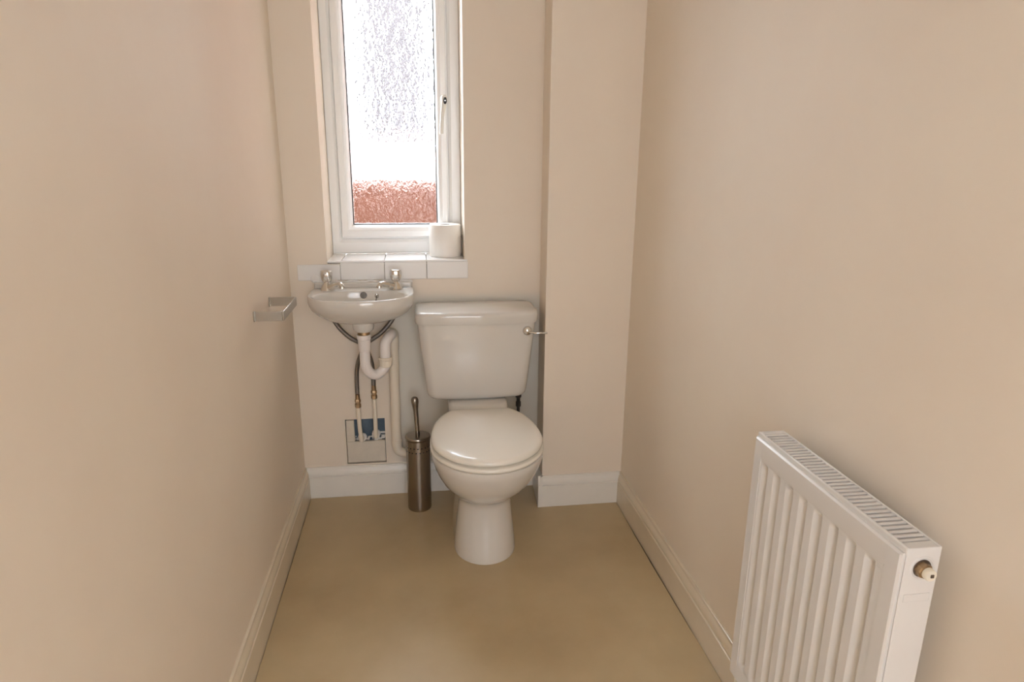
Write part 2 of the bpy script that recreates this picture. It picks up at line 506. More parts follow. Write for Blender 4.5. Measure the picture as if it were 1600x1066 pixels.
bm = bmesh.new(); lathe(bm, [(0.0, 0), (0.0125, 0), (0.0125, -0.007), (0.010, -0.010), (0, -0.010)], (0.1045, 2.5365, 1.452), 24, 'y', cap0=False, cap1=False)
for v in bm.verts: v.co.z = 1.452 + (v.co.z - 1.452) * 2.4
hand = obj('handle', bm, 'handle_white', sash)
bm = bmesh.new()
p = spline([(0.1085, 2.524, 1.474), (0.1085, 2.514, 1.462), (0.1065, 2.507, 1.440), (0.1010, 2.503, 1.405), (0.0975, 2.506, 1.345)], 6)
tube(bm, p, 0.01, 16, rad=[0.0125 - 0.0055 * min(1, i / (len(p) - 1) * 1.3) if i > 3 else 0.0085 + 0.001 * i for i in range(len(p))])
obj('lever', bm, 'handle_white', hand, smooth=60)
bm = bmesh.new(); lathe(bm, [(0.0062, 0.0), (0.0062, -0.012)], (0.1120, 2.506, 1.457), 20, 'y')
for v in bm.verts: v.co.z = 1.457 + (v.co.z - 1.457) * 1.9
obj('lock', bm, 'gasket', hand)
bm = bmesh.new(); lathe(bm, [(0.0024, 0.0), (0.0024, -0.0015)], (0.1120, 2.4945, 1.457), 12, 'y')
obj('lock_barrel', bm, 'holder_steel', hand)

# ------------------------------------------------------------------ toilet
TX = 0.1945
toilet = thing('toilet', 'white close coupled toilet with lid down beside the boxed-in corner', 'toilet', (TX, 2.0, 0))
NS = 72
def egg(hw, yf, yw, yb_semi, yb, nf=2.0, nb=2.6, cx=TX):
    pts = []
    for i in range(NS):
        a = 2 * math.pi * i / NS
        c, s = math.cos(a), math.sin(a)
        if s < 0:
            x = hw * sgnpow(c, 2 / nf); y = yw + (yw - yf) * sgnpow(s, 2 / nf)
        else:
            x = hw * sgnpow(c, 2 / nb); y = min(yb, yw + yb_semi * sgnpow(s, 2 / nb))
        pts.append((cx + x, y))
    return pts
def ring(pts, z): return [(x, y, z) for x, y in pts]
secs = [  # z, half width, front y, widest y
    (0.000, 0.101, 1.836, 1.95), (0.012, 0.102, 1.834, 1.95), (0.05, 0.098, 1.842, 1.95), (0.10, 0.093, 1.852, 1.95),
    (0.14, 0.0885, 1.856, 1.95), (0.17, 0.0865, 1.856, 1.95), (0.19, 0.0865, 1.852, 1.945), (0.203, 0.0885, 1.846, 1.94), (0.214, 0.0925, 1.836, 1.93),
    (0.225, 0.099, 1.821, 1.92), (0.240, 0.1095, 1.799, 1.91), (0.260, 0.1225, 1.772, 1.90), (0.285, 0.137, 1.743, 1.885),
    (0.315, 0.151, 1.717, 1.875), (0.345, 0.162, 1.698, 1.865), (0.368, 0.168, 1.687, 1.86), (0.386, 0.1715, 1.681, 1.855),
    (0.394, 0.171, 1.682, 1.855), (0.397, 0.166, 1.688, 1.855)]
bm = bmesh.new()
loft(bm, [ring(egg(hw, yf, yw, 0.34, 2.14 if z > 0.21 else 2.20, nb=3.2), z) for z, hw, yf, yw in secs])
rr = []
for z, hw, y0 in ((0.0, 0.070, 2.08), (0.20, 0.072, 2.08), (0.30, 0.098, 2.06), (0.405, 0.103, 2.10), (0.424, 0.104, 2.125), (0.432, 0.101, 2.135), (0.4345, 0.095, 2.142)):
    q = []
    for i in range(NS):
        a = 2 * math.pi * i / NS
        q.append((TX + hw * sgnpow(math.cos(a), 0.25), (y0 + 2.335) / 2 + (2.335 - y0) / 2 * sgnpow(math.sin(a), 0.25), z))
    rr.append(q)
loft(bm, rr)
obj('pan', bm, 'ceramic', toilet, smooth=50)
# seat ring
E = lambda d, yf: egg(0.1750 - d, yf + 0.010 + d, 1.868, 0.268 - d, 2.094 - d, nb=2.25)
bm = bmesh.new()
inner = egg(0.115, 1.745, 1.85, 0.20, 2.03, nb=2.0)
loft(bm, [ring(inner, 0.400), ring(E(0.004, 1.664), 0.3985), ring(E(0.0, 1.664), 0.404), ring(E(0.0005, 1.664), 0.409),
          ring(E(0.005, 1.664), 0.4125), ring(inner, 0.4125), ring(inner, 0.400)], False, False)
seat = obj('seat', bm, 'seat_plastic', toilet, smooth=60)
# lid
E2 = lambda d: egg(0.1715 - d, 1.679 + d, 1.868, 0.270 - d, 2.098 - d, nb=2.25)
bm = bmesh.new()
loft(bm, [ring(E2(0.007), 0.4185), ring(E2(0.002), 0.4195), ring(E2(0.0), 0.4235), ring(E2(0.0008), 0.4285), ring(E2(0.004), 0.4335), ring(E2(0.010), 0.4368),
          ring(E2(0.018), 0.4388), ring(E2(0.030), 0.4405), ring(E2(0.05), 0.4434), ring(E2(0.09), 0.4475), ring(E2(0.13), 0.4495)])
lid = obj('lid', bm, 'seat_plastic', toilet, smooth=60)
for s in (-1, 1):
    bm = bmesh.new(); lathe(bm, [(0.0, -0.018), (0.009, -0.018), (0.0095, 0), (0.009, 0.018), (0.0, 0.018)], (TX + s * 0.074, 2.106, 0.416), 18, 'x', cap0=False, cap1=False)
    box(bm, TX + s * 0.074 - 0.008, TX + s * 0.074 + 0.008, 2.098, 2.114, 0.396, 0.414)
    obj('hinge', bm, 'seat_plastic', toilet)

def rrect(hw, y0, y1, r, bow, cx=0.1955, n=9):
    """rounded rectangle in plan, its front bowed forward"""
    pts = []
    for (qx, qy, a0) in ((cx + hw - r, y1 - r, 0), (cx - hw + r, y1 - r, 90), (cx - hw + r, y0 + r, 180), (cx + hw - r, y0 + r, 270)):
        for i in range(n):
            a = math.radians(a0 + 90 * i / (n - 1))
            pts.append([qx + r * math.cos(a), qy + r * math.sin(a)])
    out = []                                       # extra points along the front
    for i, p in enumerate(pts):
        out.append(p)
        q = pts[(i + 1) % len(pts)]
        if abs(q[0] - p[0]) > hw:
            for k in range(1, 14):
                out.append([p[0] + (q[0] - p[0]) * k / 14, p[1] + (q[1] - p[1]) * k / 14])
    ym = (y0 + y1) / 2
    for p in out:
        if p[1] < ym: p[1] -= bow * (1 - ((p[0] - cx) / hw) ** 2) * (ym - p[1]) / (ym - y0)
    return [(x, y) for x, y in out]
bm = bmesh.new()
cs = [(0.4345, 0.150, 2.214), (0.4365, 0.160, 2.203), (0.441, 0.1685, 2.195), (0.449, 0.1745, 2.189), (0.462, 0.1780, 2.186),
      (0.50, 0.1820, 2.183), (0.56, 0.1885, 2.180), (0.64, 0.1975, 2.177), (0.714, 0.2050, 2.175)]
loft(bm, [ring(rrect(hw, y0, 2.350, 0.032, 0.014), z) for z, hw, y0 in cs])
cistern = obj('cistern', bm, 'ceramic', toilet, smooth=50)
bm = bmesh.new()
ls = [(0.7135, 0.2065, 2.174), (0.7140, 0.2105, 2.170), (0.720, 0.2122, 2.168), (0.742, 0.2128, 2.167), (0.750, 0.2115, 2.1685), (0.7545, 0.2075, 2.173), (0.7565, 0.200, 2.181)]
rg = [ring(rrect(hw, y0, 2.352, 0.034, 0.016), z) for z, hw, y0 in ls]
rg.append(ring(rrect(0.165, 2.205, 2.335, 0.03, 0.012), 0.7575))
rg.append(ring(rrect(0.12, 2.23, 2.31, 0.03, 0.008), 0.7605))
loft(bm, rg)
obj('cistern_lid', bm, 'ceramic', cistern, smooth=55)
bm = bmesh.new(); lathe(bm, [(0.0, 0), (0.0165, 0), (0.0165, -0.004), (0.0150, -0.009), (0.0105, -0.013), (0.0, -0.0145)], (0.366, 2.1705, 0.6865), 28, 'y', cap0=False, cap1=False)
lev = obj('flush_lever', bm, 'chrome', cistern, smooth=60)
bm = bmesh.new()
p = spline([(0.372, 2.160, 0.6845), (0.385, 2.150, 0.6835), (0.405, 2.146, 0.683), (0.432, 2.146, 0.6825)], 5)
tube(bm, p, 0.004, 12, rad=[0.0036 + 0.0014 * min(1, i / 9) for i in range(len(p))])
for v in bm.verts: v.co.z = 0.683 + (v.co.z - 0.683) * 0.75
obj('lever_arm', bm, 'chrome', lev, smooth=60)
bm = bmesh.new()
lathe(bm, [(0.0, 0.31), (0.006, 0.31), (0.006, 0.372), (0.0095, 0.374), (0.0095, 0.392), (0.007, 0.394), (0.007, 0.408), (0.011, 0.410), (0.011, 0.440), (0, 0.440)], (0.3525, 2.262, 0), 8, cap0=False, cap1=False)
tube(bm, [(0.3525, 2.262, 0.312), (0.3525, 2.275, 0.300), (0.356, 2.30, 0.297), (0.370, YB, 0.297)], 0.006, 10)
obj('supply_valve', bm, 'dark_metal', toilet)
bm = bmesh.new()
lathe(bm, [(0.0, 0.0), (0.0075, 0.0), (0.0075, 0.007), (0.005, 0.011), (0, 0.012)], (TX - 0.074, 2.07, 0.0), 16, cap0=False, cap1=False)
obj('floor_screw_cap', bm, 'seat_plastic', toilet)

# ------------------------------------------------------------------ basin
BX = -0.194
basin = thing('wash_basin', 'small white wall hung wash basin under the window', 'basin', (BX, YB, 0.70))
NB = 96
def outl(sx, front, back, yc, nf, nb):
    pts = []
    for i in range(NB):
        a = 2 * math.pi * i / NB
        c, s = math.cos(a), math.sin(a)
        if s < 0: pts.append((BX + sx * sgnpow(c, 2 / nf), yc + front * sgnpow(s, 2 / nf)))
        else: pts.append((BX + sx * sgnpow(c, 2 / nb), yc + back * sgnpow(s, 2 / nb)))
    return pts
YC = 2.245
def outer(k, ky=None, off=0.0):
    ky = k if ky is None else ky
    o = outl(0.1765 - off, 0.150 - off, YB - YC - 0.001, YC, 2.25, 7)
    return [(BX + (x - BX) * k, YB - 0.001 + (y - YB + 0.001) * ky) for x, y in o]
def inner_r(k, dz=0):
    return outl(0.154 * k, 0.089 * k, 0.092 * k, 2.196, 2.15, 2.1)
ZR = 0.815
bm = bmesh.new()
rings = [ring(inner_r(0.12), 0.733), ring(inner_r(0.35), 0.735), ring(inner_r(0.58), 0.741), ring(inner_r(0.76), 0.753), ring(inner_r(0.88), 0.770),
         ring(inner_r(0.945), 0.788), ring(inner_r(0.975), 0.801), ring(inner_r(0.992), 0.810), ring(inner_r(1.008), 0.8140), ring(inner_r(1.022), 0.8150),
         ring(outer(1, off=0.006), 0.8152), ring(outer(1, off=0.0025), 0.8140), ring(outer(1, off=0.0006), 0.811), ring(outer(1), 0.802), ring(outer(0.999), 0.792),
         ring(outer(0.985, 0.985), 0.780), ring(outer(0.95, 0.955), 0.766), ring(outer(0.89, 0.905), 0.752), ring(outer(0.80, 0.84), 0.739),
         ring(outer(0.68, 0.765), 0.728), ring(outer(0.53, 0.68), 0.7195), ring(outer(0.36, 0.60), 0.714), ring(outer(0.20, 0.52), 0.7115)]
loft(bm, rings)
obj('bowl', bm, 'ceramic', basin, smooth=55)
bm = boxm(BX - 0.171, BX + 0.171, YB - 0.015, YB - 0.001, 0.806, 0.8335)
obj('upstand', bm, 'ceramic', basin, bevel=0.0068, seg=4)
# sealant smeared along the back
bm = bmesh.new()
pp = [(BX - 0.172 + 0.344 * i / 40, YB - 0.006 + 0.0015 * math.sin(i * 1.7), 0.8345 + 0.0022 * math.sin(i * 0.9) + 0.0015 * math.sin(i * 2.3)) for i in range(41)]
tube(bm, pp, 0.0045, 8)
obj('sealant_bead', bm, 'sealant', basin, smooth=60)
for (x, z, w, hh) in ((-0.360, 0.845, 0.016, 0.014), (-0.063, 0.853, 0.010, 0.018)):
    bm = bmesh.new()
    bmesh.ops.create_uvsphere(bm, u_segments=14, v_segments=8, radius=1.0, matrix=Matrix.Translation((x, YB - 0.0068, z)) @ Matrix.Diagonal((w, 0.0012, hh, 1)))
    obj('sealant_smear', bm, 'sealant', basin, smooth=80)
# overflow and plug eyelet on the bowl's back slope
nrm_tilt = Matrix.Rotation(math.radians(-20), 4, 'X')
def disc(name, x, y, z, r, hgt, material, parent, tilt=-10, n=22):
    bm = bmesh.new()
    lathe(bm, [(0.0, 0.004), (r, 0.004), (r, -hgt * 0.6), (r * 0.85, -hgt), (0, -hgt)], (0, 0, 0), n, 'y', cap0=False, cap1=False)
    bmesh.ops.transform(bm, matrix=Matrix.Translation((x, y, z)) @ Matrix.Rotation(math.radians(tilt), 4, 'X'), verts=bm.verts[:])
    return obj(name, bm, material, parent)
disc('overflow', BX + 0.004, 2.2838, 0.7990, 0.0118, 0.001, 'overflow_grey', basin)
eye = disc('plug_eyelet', BX + 0.049, 2.2790, 0.7960, 0.0072, 0.004, 'holder_steel', basin, tilt=18, n=16)
bm = bmesh.new(); tube(bm, [(BX + 0.048, 2.2735, 0.794), (BX + 0.047, 2.269, 0.787), (BX + 0.046, 2.263, 0.779)], 0.0016, 8)
obj('chain_stub', bm, 'dark_metal', eye)
# waste outlet boss of the bowl
bm = bmesh.new()
lathe(bm, [(0.0, 0.722), (0.036, 0.722), (0.036, 0.704), (0.034, 0.694), (0.027, 0.687), (0.0, 0.687)], (BX + 0.003, 2.222, 0), 32, cap0=False, cap1=False)
obj('waste_boss', bm, 'ceramic', basin)

def tap(x, dirx):
    y = 2.304; z = 0.8150
    bm = bmesh.new()
    lathe(bm, [(0.0, 0), (0.0225, 0), (0.0235, 0.002), (0.0215, 0.006), (0.0185, 0.013), (0.0160, 0.021), (0.0115, 0.024), (0.0105, 0.030), (0.0, 0.030)], (x, y, z), 28, cap0=False, cap1=False)
    t = obj('tap', bm, 'chrome', basin, smooth=50)
    bm = bmesh.new()
    d = Vector((dirx * 0.80, -0.60, 0)).normalized()
    path = [Vector((x, y, z + 0.010)) + d * s + Vector((0, 0, hz)) for s, hz in ((0.008, 0.0), (0.022, 0.004), (0.038, 0.010), (0.052, 0.0145), (0.062, 0.0150), (0.068, 0.011), (0.0695, 0.003))]
    path = spline(path, 4)
    n = len(path)
    tube(bm, path, 0.01, 16, rad=[0.0140 - 0.0052 * min(1, i / (n * 0.55)) + (0.0014 if i > n - 5 else 0) for i in range(n)])
    obj('spout', bm, 'chrome', t, smooth=60)
    bm = bmesh.new()
    prof = [(0.010, 0.028), (0.0145, 0.031), (0.0185, 0.039), (0.0208, 0.050), (0.0212, 0.058), (0.0198, 0.066), (0.0185, 0.0685), (0.012, 0.0700), (0.004, 0.0704)]
    rings = []
    for r, h in prof:
        rr = []
        for i in range(48):
            a = 2 * math.pi * i / 48
            k = 1 - 0.075 * (abs(math.sin(3 * a)) ** 1.5) * min(1, r / 0.018)
            rr.append((x + r * k * math.cos(a), y + r * k * math.sin(a), z + h))
        rings.append(rr)
    loft(bm, rings)
    obj('handle', bm, 'chrome', t, smooth=30)
    return t
tap(BX - 0.1195, 1); tap(BX + 0.1150, -1)

# ------------------------------------------------------------------ waste trap and pipe
wp = thing('waste_pipe', 'white plastic trap and waste pipe below the basin', 'waste pipe', (-0.15, 2.25, 0.15))
DX, DY = BX + 0.003, 2.222
bm = bmesh.new(); lathe(bm, [(0, 0.689), (0.0205, 0.689), (0.0205, 0.672), (0, 0.672)], (DX, DY, 0), 28, cap0=False, cap1=False)
obj('waste_tail', bm, 'brass', wp)
bm = bmesh.new()
lathe(bm, [(0, 0.675), (0.0232, 0.675), (0.0238, 0.672), (0.0238, 0.660), (0.0215, 0.657), (0.0205, 0.620), (0.0195, 0.618), (0, 0.618)], (DX, DY, 0), 32, cap0=False, cap1=False)
obj('collar', bm, 'waste_plastic', wp)
RT = 0.0178
UX, UY = DX + 0.068, DY + 0.026
bm = bmesh.new()
tube(bm, spline([(DX, DY, 0.640), (DX, DY, 0.590), (DX + 0.002, DY + 0.001, 0.560), (DX + 0.014, DY + 0.005, 0.535), (DX + 0.034, DY + 0.013, 0.525),
                 (DX + 0.054, DY + 0.021, 0.535), (UX, UY, 0.556), (UX, UY, 0.570)], 7), RT, 22)
obj('trap_bend', bm, 'waste_plastic', wp, smooth=60)
bm = bmesh.new()
lathe(bm, [(0, 0.550), (0.0205, 0.550), (0.0225, 0.554), (0.0225, 0.574), (0.0246, 0.576), (0.0246, 0.583), (0.0215, 0.585), (0, 0.585)], (UX, UY, 0), 12, cap0=False, cap1=False)
obj('compression_nut', bm, 'waste_pipe_old', wp, smooth=25)
VX, VY = -0.0985, 2.327
bm = bmesh.new()
tube(bm, spline([(UX, UY, 0.575), (UX, UY, 0.612), (UX + 0.002, UY + 0.003, 0.632), (UX + 0.010, UY + 0.014, 0.648), (UX + 0.020, UY + 0.034, 0.654), (VX - 0.006, VY - 0.020, 0.654)], 7), 0.0182, 22)
obj('outlet_elbow', bm, 'waste_plastic', wp, smooth=60)
bm = bmesh.new()
tube(bm, spline([(VX - 0.012, VY - 0.032, 0.653), (VX - 0.005, VY - 0.014, 0.652), (VX, VY, 0.642), (VX, VY, 0.615), (VX, VY, 0.595)], 6), 0.0208, 22)
obj('pipe_elbow', bm, 'waste_pipe_old', wp, smooth=60)
bm = bmesh.new()
tube(bm, spline([(VX, VY, 0.61), (VX, VY, 0.42), (VX - 0.001, VY, 0.245), (VX - 0.001, VY, 0.215), (VX + 0.006, VY, 0.192), (VX + 0.024, VY, 0.181), (VX + 0.05, VY, 0.180), (VX + 0.13, VY, 0.182), (VX + 0.20, VY, 0.185)], 6), 0.0182, 22)
obj('waste_run', bm, 'waste_pipe_old', wp, smooth=60)
bm = bmesh.new(); lathe(bm, [(0, 0.215), (0.0200, 0.215), (0.0200, 0.235), (0, 0.235)], (VX - 0.001, VY, 0), 24, cap0=False, cap1=False)
obj('elbow_socket', bm, 'waste_pipe_old', wp)
bm = boxm(VX - 0.017, VX + 0.017, VY + 0.010, YB, 0.44, 0.455)
obj('pipe_clip', bm, 'waste_plastic', wp, bevel=0.002)

# ------------------------------------------------------------------ flexible hoses with their white pipe tails
def hose(label, path, nut, tail):
    h = thing('flexible_hose', label, 'hose', (tail[-1][0], YB, 0.2), 'braided supply hoses under the basin')
    bm = bmesh.new(); tube(bm, spline(path, 9), 0.0080, 12)
    obj('braided_tube', bm, 'braided_hose', h, smooth=60)
    x, y, z = nut
    bm = bmesh.new(); lathe(bm, [(0, 0.024), (0.0078, 0.024), (0.0085, 0.004), (0, 0.004)], nut, 14, cap0=False, cap1=False)
    obj('ferrule', bm, 'brass', h)
    bm = bmesh.new(); lathe(bm, [(0, 0.004), (0.0098, 0.004), (0.0108, 0.0015), (0.0108, -0.006), (0.0088, -0.008), (0.0088, -0.012), (0.0112, -0.014), (0.0112, -0.026), (0.0095, -0.028), (0, -0.028)], nut, 6, cap0=False, cap1=False)
    obj('nut', bm, 'brass', h, smooth=20)
    bm = bmesh.new(); tube(bm, spline(tail, 7), 0.0078, 14)
    obj('pipe_tail', bm, 'waste_pipe_old', h, smooth=60)
    e = tail[-1]
    bm = bmesh.new()
    lathe(bm, [(0, -0.002), (0.0125, -0.002), (0.0165, 0.002), (0.0165, 0.008), (0.014, 0.010), (0, 0.010)], (e[0], e[1] - 0.008, e[2]), 16, 'y', cap0=False, cap1=False)
    obj('sealant_collar', bm, 'sealant', h)
    return h
hose('braided hose from the left tap down to the right brass nut',
     [(BX - 0.116, 2.306, 0.742), (BX - 0.108, 2.308, 0.715), (BX - 0.085, 2.310, 0.675), (BX - 0.052, 2.314, 0.640), (BX - 0.008, 2.322, 0.608), (BX + 0.012, 2.326, 0.560), (BX + 0.019, 2.328, 0.510), (BX + 0.0195, 2.328, 0.455)],
     (-0.1745, 2.328, 0.430), [(-0.1745, 2.328, 0.41), (-0.1745, 2.328, 0.33), (-0.1755, 2.330, 0.262), (-0.1765, 2.338, 0.247), (-0.177, 2.378, 0.244)])
hose('braided hose from the right tap down to the left brass nut',
     [(BX + 0.114, 2.306, 0.742), (BX + 0.106, 2.306, 0.720), (BX + 0.086, 2.302, 0.690), (BX + 0.055, 2.298, 0.658), (BX + 0.004, 2.300, 0.620), (BX - 0.022, 2.310, 0.570), (BX - 0.036, 2.322, 0.520), (BX - 0.040, 2.328, 0.470), (BX - 0.0405, 2.328, 0.425)],
     (-0.2345, 2.328, 0.398), [(-0.2345, 2.328, 0.38), (-0.233, 2.328, 0.30), (-0.230, 2.330, 0.246), (-0.2295, 2.338, 0.234), (-0.229, 2.378, 0.232)])

# ------------------------------------------------------------------ toilet brush
HX, HY = -0.020, 2.236
holder = thing('brush_holder', 'tall brushed steel toilet brush holder on the floor left of the toilet', 'brush holder', (HX, HY, 0))
bm = bmesh.new()
HP = [(0.0, 0.002), (0.0405, 0.002), (0.0425, 0.0), (0.0435, 0.003), (0.0435, 0.015), (0.0440, 0.20), (0.0445, 0.277), (0.0425, 0.277), (0.0415, 0.010), (0.0, 0.010)]
lathe(bm, HP, (HX, HY, 0), 48, cap0=False, cap1=False)
body = obj('canister', bm, 'brushed_steel', holder, smooth=40)
bm = bmesh.new()
for row in range(2):
    for k in range(20):
        a = 2 * math.pi * (k + 0.5 * row) / 20
        d = Vector((math.cos(a), math.sin(a), 0))
        c = Vector((HX, HY, 0.252 - 0.0165 * row)) + d * 0.0435
        m4 = Matrix.Translation(c) @ d.to_track_quat('Z', 'Y').to_matrix().to_4x4()
        bmesh.ops.create_cone(bm, cap_ends=True, segments=8, radius1=0.0024, radius2=0.0024, depth=0.0025, matrix=m4)
pf = obj('perforations', bm, 'gasket', holder); pf['kind'] = 'stuff'
brush = thing('toilet_brush', 'steel toilet brush standing in its holder with a ball ended handle', 'toilet brush', (HX, HY, 0.05))
bm = bmesh.new()
lathe(bm, [(0.0, 0.2785), (0.0452, 0.2785), (0.0462, 0.280), (0.0462, 0.285), (0.0450, 0.2875), (0.041, 0.289), (0.012, 0.2905), (0.0, 0.291)], (HX, HY, 0), 48, cap0=False, cap1=False)
obj('lid', bm, 'brushed_steel', brush, smooth=40)
bm = bmesh.new()
hp = [(0.0, 0.06), (0.0040, 0.06), (0.0040, 0.278), (0.0084, 0.2905), (0.0084, 0.31), (0.0085, 0.375), (0.0090, 0.388), (0.0118, 0.408), (0.0132, 0.416), (0.0134, 0.421), (0.0128, 0.427), (0.0105, 0.4325), (0.006, 0.4355), (0.0, 0.4362)]
lathe(bm, hp, (HX, HY, 0), 24, cap0=False, cap1=False)
for v in bm.verts:
    if v.co.z > 0.29: v.co.x += -0.052 * (v.co.z - 0.29) * 0.9
obj('handle', bm, 'brushed_steel', brush, smooth=60)
bm = bmesh.new(); lathe(bm, [(0.0, 0.03), (0.025, 0.035), (0.031, 0.06), (0.028, 0.10), (0, 0.105)], (HX, HY, 0), 20, cap0=False, cap1=False)
obj('bristles', bm, 'paper', brush)

# ------------------------------------------------------------------ toilet roll on the sill
roll = thing('toilet_roll', 'white toilet roll standing on the window sill', 'toilet roll', (0.1015, 2.470, 0.9075))
bm = bmesh.new()
R, H = 0.0585, 0.1165
prof = [(0.0185, 0.001), (R - 0.002, 0.0), (R, 0.004), (R + 0.0002, H * 0.5), (R, H - 0.004), (R - 0.003, H), (0.0195, H - 0.0005), (0.0185, H - 0.002), (0.0185, 0.001)]
lathe(bm, prof, (0.1015, 2.470, 0.9077), 56, cap0=False, cap1=False)
obj('paper', bm, 'paper', roll, smooth=40)
bm = bmesh.new()
lathe(bm, [(0.0184, 0.0005), (0.0184, H - 0.0015), (0.0172, H - 0.0015), (0.0172, 0.0005), (0.0184, 0.0005)], (0.1015, 2.470, 0.9077), 32, cap0=False, cap1=False)
obj('card_tube', bm, 'card', roll)

# ------------------------------------------------------------------ bent metal holder on the left wall
hd = thing('roll_holder', 'square bent steel toilet roll holder on the left wall', 'roll holder', (XL, 1.92, 0.836))
z0, z1, tk = 0.8235, 0.8500, 0.0045
y0, y1, xo = 1.8200, 2.022, -0.3675
for ya in (y0, y1 - tk):
    obj('arm', boxm(XL, xo - tk, ya, ya + tk, z0, z1), 'holder_steel', hd, bevel=0.0008)
obj('front_bar', boxm(xo - tk, xo, y0, y1, z0, z1), 'holder_steel', hd, bevel=0.0015)
for ya in (y0, y1 - tk):
    obj('wall_plate', boxm(XL, XL + 0.004, ya - 0.004, ya + tk + 0.004, z0 - 0.001, z1 + 0.001), 'holder_steel', hd, bevel=0.001)

# ------------------------------------------------------------------ radiator
RY0, RY1, RZ0, RZ1 = 0.705, 1.112, 0.185, 0.745
RXF, RXB = 0.643, 0.702
rad = thing('radiator', 'white ribbed panel radiator with slatted top on the right wall', 'radiator', (0.70, 0.91, RZ0))
def front_panel():
    """front sheet as a height field: border, shallow field, eight upright grooves"""
    ya, yb = RY0 + 0.002, RY1 - 0.002
    fa, fb, fz0, fz1 = RY0 + 0.030, RY1 - 0.030, RZ0 + 0.040, RZ1 - 0.047
    pitch = (fb - fa) / 8
    ys = {ya, ya + 0.003, yb - 0.003, yb, fa - 0.001, fb + 0.001}
    prof = [(0.0, 0.0), (0.36, 0.0), (0.40, 0.12), (0.46, 0.88), (0.50, 1.0), (0.64, 1.0), (0.68, 0.90), (0.90, 0.10), (0.94, 0.0), (1.0, 0.0)]
    # measured from the near end of each pitch towards the far end
    pts = [(ya, 0), (ya + 0.003, 0), (fa - 0.0012, 0)]
    for k in range(8):
        for t, d in prof[:-1]:
            pts.append((fa + pitch * (k + t), d))
    pts += [(fb, 0), (fb + 0.0012, 0), (yb - 0.003, 0), (yb, 0)]
    zs = [RZ0 + 0.002, RZ0 + 0.005, fz0 - 0.004]
    zs += [fz0 + 0.002 * i for i in range(9)] + [fz0 + 0.02 + (fz1 - fz0 - 0.04) * i / 6 for i in range(7)] + [fz1 - 0.016 + 0.002 * i for i in range(9)]
    zs += [fz1 + 0.004, RZ1 - 0.0115, RZ1 - 0.0085]
    def ss(t): t = max(0, min(1, t)); return t * t * (3 - 2 * t)
    bm = bmesh.new()
    V = []
    for z in zs:
        row = []
        m = ss((z - fz0) / 0.014) * ss((fz1 - z) / 0.014)
        fld = ss((z - fz0 + 0.003) / 0.004) * ss((fz1 + 0.003 - z) / 0.004)
        for y, d in pts:
            inside = fa - 0.0005 <= y <= fb + 0.0005
            x = RXF + (0.0012 * fld if inside else 0.0) + 0.0085 * d * m
            edge = min(y - ya, yb - y, z - zs[0], zs[-1] - z)
            if edge < 0.0015: x += 0.0028
            row.append(bm.verts.new((x, y, z)))
        V.append(row)
    for a, b in zip(V, V[1:]):
        for i in range(len(pts) - 1):
            bm.faces.new((a[i], a[i + 1], b[i + 1], b[i]))
    # returns: fold the border back
    loop = V[0] + [r[-1] for r in V[1:-1]] + V[-1][::-1] + [r[0] for r in V[1:-1]][::-1]
    back = [bm.verts.new((RXF + 0.016, v.co.y, v.co.z)) for v in loop]
    for i in range(len(loop)):
        j = (i + 1) % len(loop)
        bm.faces.new((loop[i], loop[j], back[j], back[i]))
    return bm
obj('front_panel', front_panel(), 'radiator_enamel', rad, smooth=22)
obj('back_panel', boxm(RXB - 0.014, RXB - 0.004, RY0 + 0.006, RY1 - 0.006, RZ0 + 0.002, RZ1 - 0.012), 'radiator_enamel', rad, bevel=0.003)
obj('convector', boxm(RXF + 0.020, RXB - 0.018, RY0 + 0.02, RY1 - 0.02, RZ0 + 0.02, RZ1 - 0.030), 'radiator_enamel', rad, bevel=0.002)
for ya, yb in ((RY0 - 0.0005, RY0 + 0.0015), (RY1 - 0.0015, RY1 + 0.0005)):
    o = obj('end_cover', boxm(RXF + 0.0065, RXB, ya, yb, RZ0, RZ1 - 0.0005), 'radiator_enamel', rad, bevel=0.0012)
# slatted top grille
gr = obj('top_rail', boxm(RXF + 0.0060, RXF + 0.0110, RY0, RY1, RZ1 - 0.012, RZ1), 'radiator_enamel', rad, bevel=0.0018)
obj('top_rail', boxm(RXB - 0.0045, RXB, RY0, RY1, RZ1 - 0.012, RZ1), 'radiator_enamel', rad, bevel=0.0018)
for ya, yb in ((RY0, RY0 + 0.015), (RY1 - 0.015, RY1)):
    obj('top_rail', boxm(RXF + 0.0110, RXB - 0.0045, ya, yb, RZ1 - 0.006, RZ1 - 0.0004), 'radiator_enamel', rad, bevel=0.0008)
NSL = 34
p0 = RY0 + 0.015; pitch = (RY1 - RY0 - 0.030) / NSL
first = obj('slat', boxm(RXF + 0.0108, RXB - 0.0043, p0 + pitch * 0.30, p0 + pitch * 0.86, RZ1 - 0.0050, RZ1 - 0.0008), 'radiator_enamel', rad, bevel=0.0008)
for k in range(1, NSL):
    c = copy_at(first, (0, pitch * k, 0), rad)
